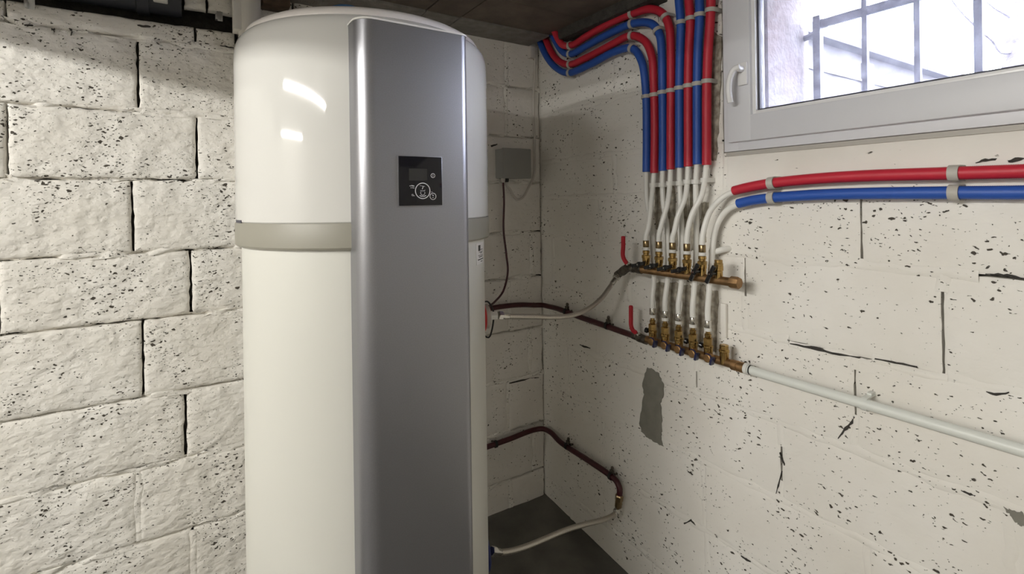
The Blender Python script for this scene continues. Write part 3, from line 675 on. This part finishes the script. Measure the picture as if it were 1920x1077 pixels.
def sheath_mesh(path):
    sp = spline(path, .0016); return MB().tube(sp, [RS + (.0002 if (i // 1) % 2 else -.0002) for i in range(len(sp))], 14), sp
for i in range(8):
    colr = COLN[i]; d = .030
    path = [on_x(SX[i], SB[i], d)] + [on_x(x, y, d + (0.0 if i < 4 else 0)) for x, y in up[i]]
    if i < 4:
        if i == 3: path[-2] = on_x(1056, 85, .048)
        path = path[:-1] + [Vector((-.064 if i == 3 else -.03, (-.024, -.064, -.108, -.165)[i], 1.99))]
    else:
        path[-1].z = max(path[-1].z, 1.985)
    where = 'turning into the ceiling corner' if i < 4 else 'rising straight to the ceiling'
    k = i // 2 if i < 4 else (i - 4) // 2
    lab = f"{colr} corrugated sheathed pipe {where}, {['the outer of two', 'the inner of two'][k] if i < 4 else ['the farther from the window', 'the nearer to the window'][k]}"
    t = thing('sheathed_pipe', path[0], lab, 'pipe', 'sheathed pipes above the manifolds')
    mb, sp = sheath_mesh(path); mb.build('sheath', 'sheath_' + colr, t, smooth=80); TANG[i] = sp
    p0 = on_x(SX[i], SB[i] - 6, d)
    if colr == 'red':
        j = (i - 1) // 2; pts = in_red[i]; dd = [.031, .045, .062, .071][:len(pts)] if len(pts) > 3 else [.032, .052, .068]
        ip = [p0] + [on_x(x, y, q) for (x, y), q in zip(pts, dd)] + [Vector((-UD, UY[j], SLT_U + .016)), Vector((-UD, UY[j], SLT_U - .004))]
    else:
        j = i // 2; pts = in_blue[i]
        ip = [p0] + [on_x(x, y, .026 if n_ == 0 else .024 + .004 * n_) for n_, (x, y) in enumerate(pts)] + [Vector((-LD, LY[j], SLT_L + .03)), Vector((-LD, LY[j], SLT_L - .004))]
    MB().tube(spline(ip, .008), RP, 14).build('inner_pipe', 'pex_white', t, smooth=80)
# the pair leaving to the right
for colr, sh, ip, dd in (('red', [(1376, 358), (1400, 352), (1448, 343.5), (1520, 336), (1620, 330), (1790, 325), (1925, 321)], [(1356, 370), (1333, 394), (1322, 422)], .03),
                         ('blue', [(1384, 382), (1410, 376), (1448, 371), (1520, 366), (1620, 363), (1790, 361.5), (1925, 361)], [(1364, 394), (1347, 417), (1339.5, 440), (1335.5, 475), (1331, 530)], .03)):
    path = [on_x(x, y, dd) for x, y in sh]; path.append(path[-1] + Vector((0, -.35, 0.0)))
    t = thing('sheathed_pipe', path[0], f"{colr} corrugated sheathed pipe running right along the wall below the window", 'pipe', 'sheathed pipes below the window')
    mb, sp = sheath_mesh(path); mb.build('sheath', 'sheath_' + colr, t, smooth=80); TANG[colr] = sp
    p0 = on_x(*( (1384, 356) if colr == 'red' else (1391, 380.5)), dd)
    if colr == 'red': q = [p0] + [on_x(x, y, a) for (x, y), a in zip(ip, (.034, .055, .069))] + [Vector((-UD, UY[4], SLT_U + .016)), Vector((-UD, UY[4], SLT_U - .004))]
    else: q = [p0] + [on_x(x, y, a) for (x, y), a in zip(ip, (.028, .028, .03, .036, .044))] + [Vector((-LD, LY[4], SLT_L + .03)), Vector((-LD, LY[4], SLT_L - .004))]
    MB().tube(spline(q, .008), RP, 14).build('inner_pipe', 'pex_white', t, smooth=80)
def near(sp, q):
    i = min(range(1, len(sp) - 1), key=lambda k_: (sp[k_] - q).length); return sp[i], sp[i + 1] - sp[i - 1]
CN = ['outer blue', 'outer red', 'inner blue', 'inner red']
for i in range(8):     # long row across all eight
    y = 182 - (1.0 * (SX[i] - 1212)) * .26; p, tg = near(TANG[i], on_x(SX[i], y, .03))
    clip(p, tg, RS, f"grey pipe clip on the {ORD[i]} pipe from the corner, long lower row of eight", 'grey clips across the eight sheaths')
for i in range(4, 8):
    y = 43 - (SX[i] - 1274) * .43; p, tg = near(TANG[i], on_x(SX[i] + 3, y, .03))
    clip(p, tg, RS, f"grey pipe clip on the {ORD[i - 4]} of the four straight pipes, row beside the window top", 'grey clips on the straight pipes')
for cx_, grp, lb in ((1069, 'grey clips beside the ceiling corner', 'next to the ceiling corner'), (1185, 'grey clips before the bend', 'just before the downward bend')):
    for i in range(4):
        best = min(TANG[i], key=lambda q: abs((q - CAM).dot(CR) / (q - CAM).dot(FWD) * FPX + PX - cx_) + (1000 if q.z < 1.6 else 0)); p, tg = near(TANG[i], best)
        clip(p, tg, RS, f"grey pipe clip on the {CN[i]} bent pipe, {lb}", grp)
for i in (2, 3):
    p, tg = near(TANG[i], on_x(1235 if i == 2 else 1248, 56 if i == 2 else 33, .03))
    clip(p, tg, RS, f"grey pipe clip on the {CN[i]} bent pipe, slanted at the bend itself", 'grey clips at the bend')
for cx_, lb in ((1448, 'near the pipe ends'), (1790, 'under the window middle')):
    for c_ in ('red', 'blue'):
        p, tg = near(TANG[c_], on_x(cx_, 343 if c_ == 'red' else 371, .03) if cx_ == 1448 else on_x(cx_, 325 if c_ == 'red' else 361.5, .03))
        clip(p, tg, RS, f"grey pipe clip on the {c_} pipe below the window, {lb}", 'grey clips below the window', wd=.017)
for i in range(1, 8):
    x = {1: 1224.6, 2: 1242, 3: 1256, 4: 1274.7, 5: 1288.6, 6: 1304.6, 7: 1321.5}[i]; y = {1: 347, 2: 347, 3: 344, 4: 344, 5: 341, 6: 341, 7: 338}[i]
    p = on_x(x, y, .0305 if i % 2 else .0262); clip(p, (0, .02, -1), RP + .0012, f"white pipe clip under the {ORD[i]} sheath from the corner", 'white clips on the bare pipe ends', 'clip_white', .013)
# black clips with wing nuts on the dark red pipes
def ring_clip(p, tan, label, out, wing=True):
    p = Vector(p); tan = Vector(tan).normalized(); out = Vector(out)
    t = thing('pipe_clamp', p, label, 'pipe clamp', 'clamps on the dark red pipes')
    MB().lathe(p, tan, [(.0112, -.005), (.0145, -.005), (.0145, .005), (.0112, .005), (.0112, -.005)], 20, cap=False).build('band', 'rubber_black', t)
    MB().tube([p - out * .0145, p - out * .0285], .004, 8).build('stem', 'dull_metal', t)
    if wing:
        u = Vector((0, 0, 1)); MB().box(p + u * .018 + tan * .004, (.010, .016, .012), None, .002).lathe(p + u * .024 + tan * .006, u, [(.004, 0), (.006, .004), (.0055, .010), (.003, .013)], 10).build('screw_lug', 'dull_metal', t)
for (x, y, tn_, lb, w_) in ((1139, 611, (0, -1, -.05), 'black clamp on the upper dark red pipe beside the red levers', True), (1062, 585, (0, -1, -.03), 'black clamp on the upper dark red pipe behind the hose', True), (1064, 837, (0, -1, 0), 'black clamp on the lower dark red pipe just past the corner', True), (1146, 893, (0, -1, -.05), 'black clamp on the lower dark red pipe before its bend', True)):
    ring_clip(on_x(x, y, .03), tn_, lb, NX, w_)
ring_clip(on_y(929, 833, .03), (1, 0, .05), 'black clamp on the lower dark red pipe beside the heater', Vector((0, -1, 0)), False)

# ------------------------------------------------------------------ manifolds
mu = thing('brass_manifold', (-UD, UY[0], ZUP), 'upper brass manifold with black handles, fed by the braided hose', 'manifold', 'brass manifolds on the right wall')
yE = -.962
MB().lathe((-UD, -.640, ZUP), (0, -1, 0), [(.0125, 0), (.0125, .010), (.0118, .011), (.0118, -yE - .640)], 28).build('header_tube', 'copper_brown', mu)
MB().lathe((-UD, yE, ZUP), (0, -1, 0), [(.0125, 0), (.0165, .002), (.0165, .022), (.0145, .026), (.0, .0262)], 8).build('end_cap', 'copper_brown', mu, smooth=25)
MB().lathe((-UD, -.600, ZUP), (0, -1, 0), [(.011, 0), (.0145, .003), (.0145, .012), (.0128, .014), (.0128, .030)], 20).lathe((-UD, -.627, ZUP), (0, -1, 0), [(.0158, 0), (.0158, .018), (.0145, .02)], 8).build('union_nut', 'dull_metal', mu, smooth=25)
def sleeve_parts(o, zb, sm, parent):
    # zb: top of the barb
    MB().lathe(o, zax, [(.0092, zb), (.0098, zb + .001), (.0098, zb + .020), (.0088, zb + .0215)], 20).build('sleeve', sm, parent)
    MB().lathe(o, zax, [(.0066, zb - .010), (.0104, zb - .009), (.0104, zb - .001), (.0096, zb)], 20).build('ring', 'clip_white', parent)
for i in range(6):
    o = Vector((-UD, UY[i], ZUP)); last = i == 5
    body = [(.0105, .004), (.0105, .026), (.0122, .028), (.0122, .040), (.0105, .0415)]
    mb = MB().lathe(o, zax, body, 18)
    if last: mb.lathe(o, zax, [(.0118, .040), (.0118, .047), (.0105, .048), (.0105, .056), (.009, .057)], 18)
    else: mb.lathe(o, zax, [(.0140, .0385), (.0140, .047), (.0118, .0485)], 6, phase=.4).lathe(o, zax, [(.0092, .048), (.0092, .053), (.0110, .054), (.0110, .062), (.0065, .063), (.0065, .078)], 16)
    out_ = mb.build('outlet', 'brass', mu, smooth=25)
    if not last: sleeve_parts(o, .0730, 'dark_brass', out_)
    hub = o + Vector((-.0105, .004, .020)); op = i >= 4
    hb = MB().lathe(hub, NX, [(.0062, 0), (.0066, .012), (.0085, .013), (.0085, .022), (.006, .025)], 16)
    ang = math.radians(28 if op else 74); dv = Vector((0, -math.sin(ang), math.cos(ang)))
    cpt = hub + NX * .018
    rot = Matrix((NX, dv.cross(NX), dv)).transposed()
    for sg, ln in ((1, .022), (-1, .026)):
        hb.box(cpt + dv * sg * (ln / 2 + .004) + NX * .002, (.007, .011, ln), rot, .002)
    hb.build('handle', 'handle_black', out_, smooth=35)
    MB().lathe(hub + NX * .0255, NX, [(.0022, 0), (.0022, .001)], 8).build('screw', 'chrome', out_)
ml = thing('brass_manifold', (-LD, LY[0], ZLO), 'lower brass manifold with blue handles, feeding the white pipe', 'manifold', 'brass manifolds on the right wall')
MB().lathe((-LD, -.640, ZLO), (0, -1, 0), [(.0115, 0), (.0115, .315)], 28).build('header_tube', 'copper_brown', ml)
MB().lathe((-LD, -.945, ZLO - .001), (0, -1, 0), [(.0125, 0), (.0142, .002), (.0142, .018), (.0128, .019), (.0128, .022), (.0142, .023), (.0142, .040), (.012, .041)], 20).build('pipe_socket', 'copper_brown', ml, smooth=25)
MB().lathe((-LD, -.985, ZLO - .001), (0, -1, 0), [(.0150, 0), (.0150, .010), (.0132, .0102)], 24).build('collar', 'clip_white', ml)
for i in range(6):
    o = Vector((-LD, LY[i], ZLO)); last = i == 5
    mb = MB().lathe(o, zax, [(.0125, -.004), (.0125, .026), (.0140, .028), (.0140, .034), (.0118, .036)], 18)
    if last: mb.lathe(o, zax, [(.0125, .034), (.0125, .046), (.011, .048)], 8)
    else: mb.lathe(o, zax, [(.0128, .036), (.0128, .054), (.0112, .056)], 6, phase=.4).lathe(o, zax, [(.0075, .055), (.0095, .060), (.0095, .067), (.0065, .068), (.0065, .090)], 16)
    out_ = mb.build('outlet', 'brass', ml, smooth=25)
    if not last:
        sleeve_parts(o, .0845, 'chrome', out_)
        MB().lathe(o + Vector((-.006, -.013, .004)), NX, [(.0130, 0), (.0130, .012), (.0115, .013), (.0115, .019), (.0095, .020)], 18).build('valve_plug', 'copper_brown', out_, smooth=25)
        hb = MB().box(o + Vector((-.022, -.0285, .000)), (.016, .007, .022), Matrix.Rotation(.25, 3, 'X'), .002)
        ring_c = o + Vector((-.024, -.015, .004)); vs = []
        hb.tube([ring_c + Vector((0, .0135 * math.cos(a), .0135 * math.sin(a))) for a in [math.radians(60 + 14 * k_) for k_ in range(0, 10)]][::-1], .0018, 6)
        hb.build('handle', 'handle_blue', out_, smooth=35)
    if i in (0, 3, 4):
        MB().lathe(o + Vector((-.004, .0135, .030)), (-.3, 1, .2), [(.005, 0), (.0085, .003), (.0085, .011), (.006, .013)], 14).build('knob', 'handle_black', out_)
# lever valves
def lever_valve(label, body, lever_px, d, axis_pts, nutp):
    t = thing('lever_valve', body, label, 'valve', 'red lever valves')
    mb = MB(); p, q = axis_pts; ax = (q - p).normalized(); L0 = (q - p).length
    mb.lathe(p, ax, [(.0135, 0), (.0135, .014), (.0115, .016), (.015, L0 * .4), (.0155, L0 * .55), (.0135, L0 * .75), (.0145, L0 * .76), (.0145, L0)], 8)
    mb.build('valve_body', 'dull_metal', t, smooth=25)
    pl = [on_x(x, y, dd) for x, y, dd in lever_px]; sp = spline(pl, .004); up_ = Vector((-1, 0, 0)); vs = []; fs = []
    for k_, s_ in enumerate(sp):
        tg = (sp[min(k_ + 1, len(sp) - 1)] - sp[max(k_ - 1, 0)]).normalized(); sd = tg.cross(up_).normalized(); nn = sd.cross(tg)
        wv = .0062 * (1 if 0 < k_ < len(sp) - 1 else .6)
        for a, b_ in ((-1, -1), (1, -1), (1, 1), (-1, 1)): vs.append(s_ + sd * a * wv + nn * b_ * .0035)
    for k_ in range(len(sp) - 1):
        for j in range(4): fs.append((k_ * 4 + j, k_ * 4 + (j + 1) % 4, k_ * 4 + 4 + (j + 1) % 4, k_ * 4 + 4 + j))
    fs += [(0, 1, 2, 3), tuple((len(sp) - 1) * 4 + j for j in (3, 2, 1, 0))]
    MB().add(vs, fs).build('lever', 'lever_red', t, smooth=60)
    MB().lathe(nutp, NX, [(.0042, -.012), (.0060, -.006), (.0060, .001), (.0045, .003)], 8).build('spindle_nut', 'chrome', t, smooth=25)
a_, b_ = on_x(1157, 516, .075), on_x(1180, 500, .075)
lever_valve('lever valve with red lever up, between the upper manifold and the hose', a_, [(1168.5, 443, .105), (1168.5, 462, .105), (1168, 480, .105), (1171, 488, .103), (1176, 495, .098)], .1, (a_, b_ + (b_ - a_) * .05), on_x(1176, 495, .098))
a_, b_ = on_x(1188, 629, .05), on_x(1213, 639, .05)
lever_valve('lever valve with red lever up, at the left end of the lower manifold', a_, [(1183, 573, .08), (1183, 595, .08), (1183.5, 612, .08), (1187, 620, .078), (1194, 625, .074)], .08, (a_, b_), on_x(1196, 627, .07))

# ------------------------------------------------------------------ white outlet pipe on the right wall
zP = .797
wp = thing('white_pipe', (-.05, -.99, zP), 'white plastic pipe running right from the lower manifold along the wall', 'pipe')
MB().tube([(-.05, -.992, ZLO - .001), (-.048, -1.04, ZLO - .003), (-.040, -1.3, ZLO - .006), (-.035, -2.4, ZLO - .008)], .0118, 20).build('pipe', 'pvc_white', wp, smooth=80)
MB().lathe((-.05, -.9985, ZLO - .001), (0, -1, 0), [(.0119, 0), (.0128, .0), (.0128, .003), (.0119, .003), (.0119, .0)], 20, cap=False).build('seal', 'rubber_black', wp)
p = on_x(1623, 762, .037); p.z = ZLO - .0065
c_ = clip(p, (0, -1, 0), .0119, 'white pipe clip on the white outlet pipe', 'white clips on the outlet pipe', 'pvc_white', .012); 
MB().bounds((-.020, p.y - .005, p.z + .0148), (.002, p.y + .005, p.z + .021), .002).build('clip_tab', 'pvc_white', c_)
# pipe stub by the bend and painted cable channel beside the lower manifold
e = on_x(1331, 474, .03); e2 = on_x(1353, 469, .02)
t = thing('pipe_stub', e2, 'short white capped pipe stub right of the upper manifold sleeves', 'pipe')
MB().tube(spline([e, e.lerp(e2, .6) + Vector((0, 0, -.001)), e2, Vector((.012, e2.y - .012, e2.z + .004))], .006), .0088, 14).build('stub_pipe', 'pex_white', t)
a_, b_ = on_x(1359.5, 569, 0), on_x(1359.5, 632, 0)
MB().bounds((-.010, a_.y - .0085, b_.z), (.0, a_.y + .0085, a_.z), .002).build('cable_channel', 'paint_smooth', None, smooth=35, label='white painted cable channel on the wall above the lower manifold end', category='cable channel')

# ------------------------------------------------------------------ junction box and cables on the back wall
jb = thing('junction_box', (-.165, 0, 1.425), 'grey square electrical junction box on the back wall in the corner', 'junction box')
bx = MB().bounds((-.233, -.052, 1.366), (-.099, .004, 1.486), .004).build('box', 'box_grey', jb)
MB().bounds((-.2345, -.066, 1.3645), (-.0975, -.0515, 1.4875), .004).build('lid', 'box_grey', jb)
for x, m_ in ((-.214, 'cable_white'), (-.197, 'rubber_black')):
    MB().lathe((x, -.03, 1.368), (0, 0, -1), [(.009, 0), (.009, .010), (.0075, .018)], 12).build('cable_gland', m_, jb)
c1 = spline([on_y(1004, 96, .012), on_y(1002, 140, .009), on_y(1000, 200, .008), on_y(1003, 280, .008), on_y(1001, 330, .009), on_y(991, 352, .014), on_y(981, 370, .02), on_y(970, 374, .025), on_y(963, 367, .028), on_y(957, 356, .03), Vector((-.1972, -.03, 1.338)), Vector((-.197, -.03, 1.3485))], .006)
t = thing('cable', c1[0], 'pale flex cable down the corner looping into the junction box', 'cable'); MB().tube(c1, .0045, 10).build('flex', 'cable_white', t)
MB().bounds((-.062, -.022, 1.885), (-.036, .003, 1.935), .004).build('conduit_end', 'cable_white', t)
c2 = spline([Vector((-.214, -.03, 1.348)), on_y(945, 380, .028), on_y(944, 430, .028), on_y(949, 475, .03), on_y(952, 510, .034), on_y(944, 545, .05), on_y(928, 566, .09), on_y(914, 576, .17)], .006)
t = thing('cable', c2[0], 'dark maroon cable hanging from the junction box to the heater', 'cable'); MB().tube(c2, .0042, 10).build('flex', 'cable_maroon', t)
c3 = spline([hot_o + hot_n * .004 + Vector((0, .005, .040)), hot_o + hot_n * .025 + Vector((0, .02, .036)), hot_o + hot_n * .04 + Vector((0, .02, .008)), hot_o + hot_n * .035 + Vector((0, .02, -.045)), hot_o + hot_n * .025 + Vector((0, .02, -.066)), hot_o + hot_n * .008 + Vector((0, .02, -.056))], .005)
t = thing('cable', c3[0], 'thin black sensor cable looped around the red heater outlet', 'cable'); MB().tube(c3, .0024, 8).build('flex', 'rubber_black', t)

# ------------------------------------------------------------------ top left: slot above the blocks, dark drain pipe, hangers, white stack
dpz = 1.885
dr = thing('drain_pipe', (-1.8, .02, dpz), 'dark drain pipe in the recess along the top of the block wall', 'pipe')
MB().tube([(-2.6, .03, dpz), (-1.31, .03, dpz)], .045, 24).build('pipe', 'drain_dark', dr)
MB().lathe((-1.42, .03, dpz), (1, 0, 0), [(.045, 0), (.052, .002), (.052, .03), (.045, .032)], 24).build('pipe_socket', 'drain_dark', dr)
def hanger(x, y, z0, z1, label, wd):
    t = thing('strap_hanger', (x, y, z0), label, 'hanger', 'strap hangers at the top of the wall')
    MB().bounds((x - wd / 2, y - .002, z0), (x + wd / 2, y, z1), .0008).build('strap', 'galvanised', t); MB().bounds((x - wd / 2 - .004, y - .018, z0), (x - wd / 2 + .002, y, z0 + .018), .0008).build('hook', 'galvanised', t)
p = on_y(59, 18, .03); hanger(p.x, -.03, p.z, 1.95, 'pale metal strap hanger above the leftmost block', .014)
p = on_y(412, 39, .0); hanger(p.x, .004, p.z, 1.87, 'pale metal strap hanger beside the white stack pipe', .016)
MB().bounds((-1.378, -.05, 1.858), (-1.343, -.019, 1.95), .003).build('cable_box', 'clip_white', None, label='small white box on the dark drain pipe under the ceiling', category='box')
vp = thing('stack_pipe', (-1.137, -.06, 1.4), 'cream painted pipe rising to the ceiling behind the heater', 'pipe')
MB().tube(spline([(-1.135, .03, 1.33), (-1.135, -.01, 1.332), (-1.135, -.055, 1.40), (-1.135, -.055, 1.6), (-1.135, -.055, 1.95)], .012), .031, 24).build('pipe', 'room_white', vp)
MB().bounds((-1.180, -.075, 1.80), (-1.158, -.02, 1.95), .003).build('casing_strip', 'room_white', vp)
MB().bounds((-1.10, -.07, 1.895), (-1.02, .0, 1.95), .006).build('timber_block', 'timber', None, label='rough brown timber end under the ceiling behind the heater', category='timber')
bt = spline([on_y(600, 22, .1), on_y(630, 12, .1), on_y(645, 10.5, .1), on_y(664, 14, .1), on_y(690, 32, .1)], .006)
t = thing('blue_hose', bt[0], 'thin blue hose arching behind the heater lid', 'hose'); MB().tube(bt, .0045, 10).build('tube', 'blue_tube', t)
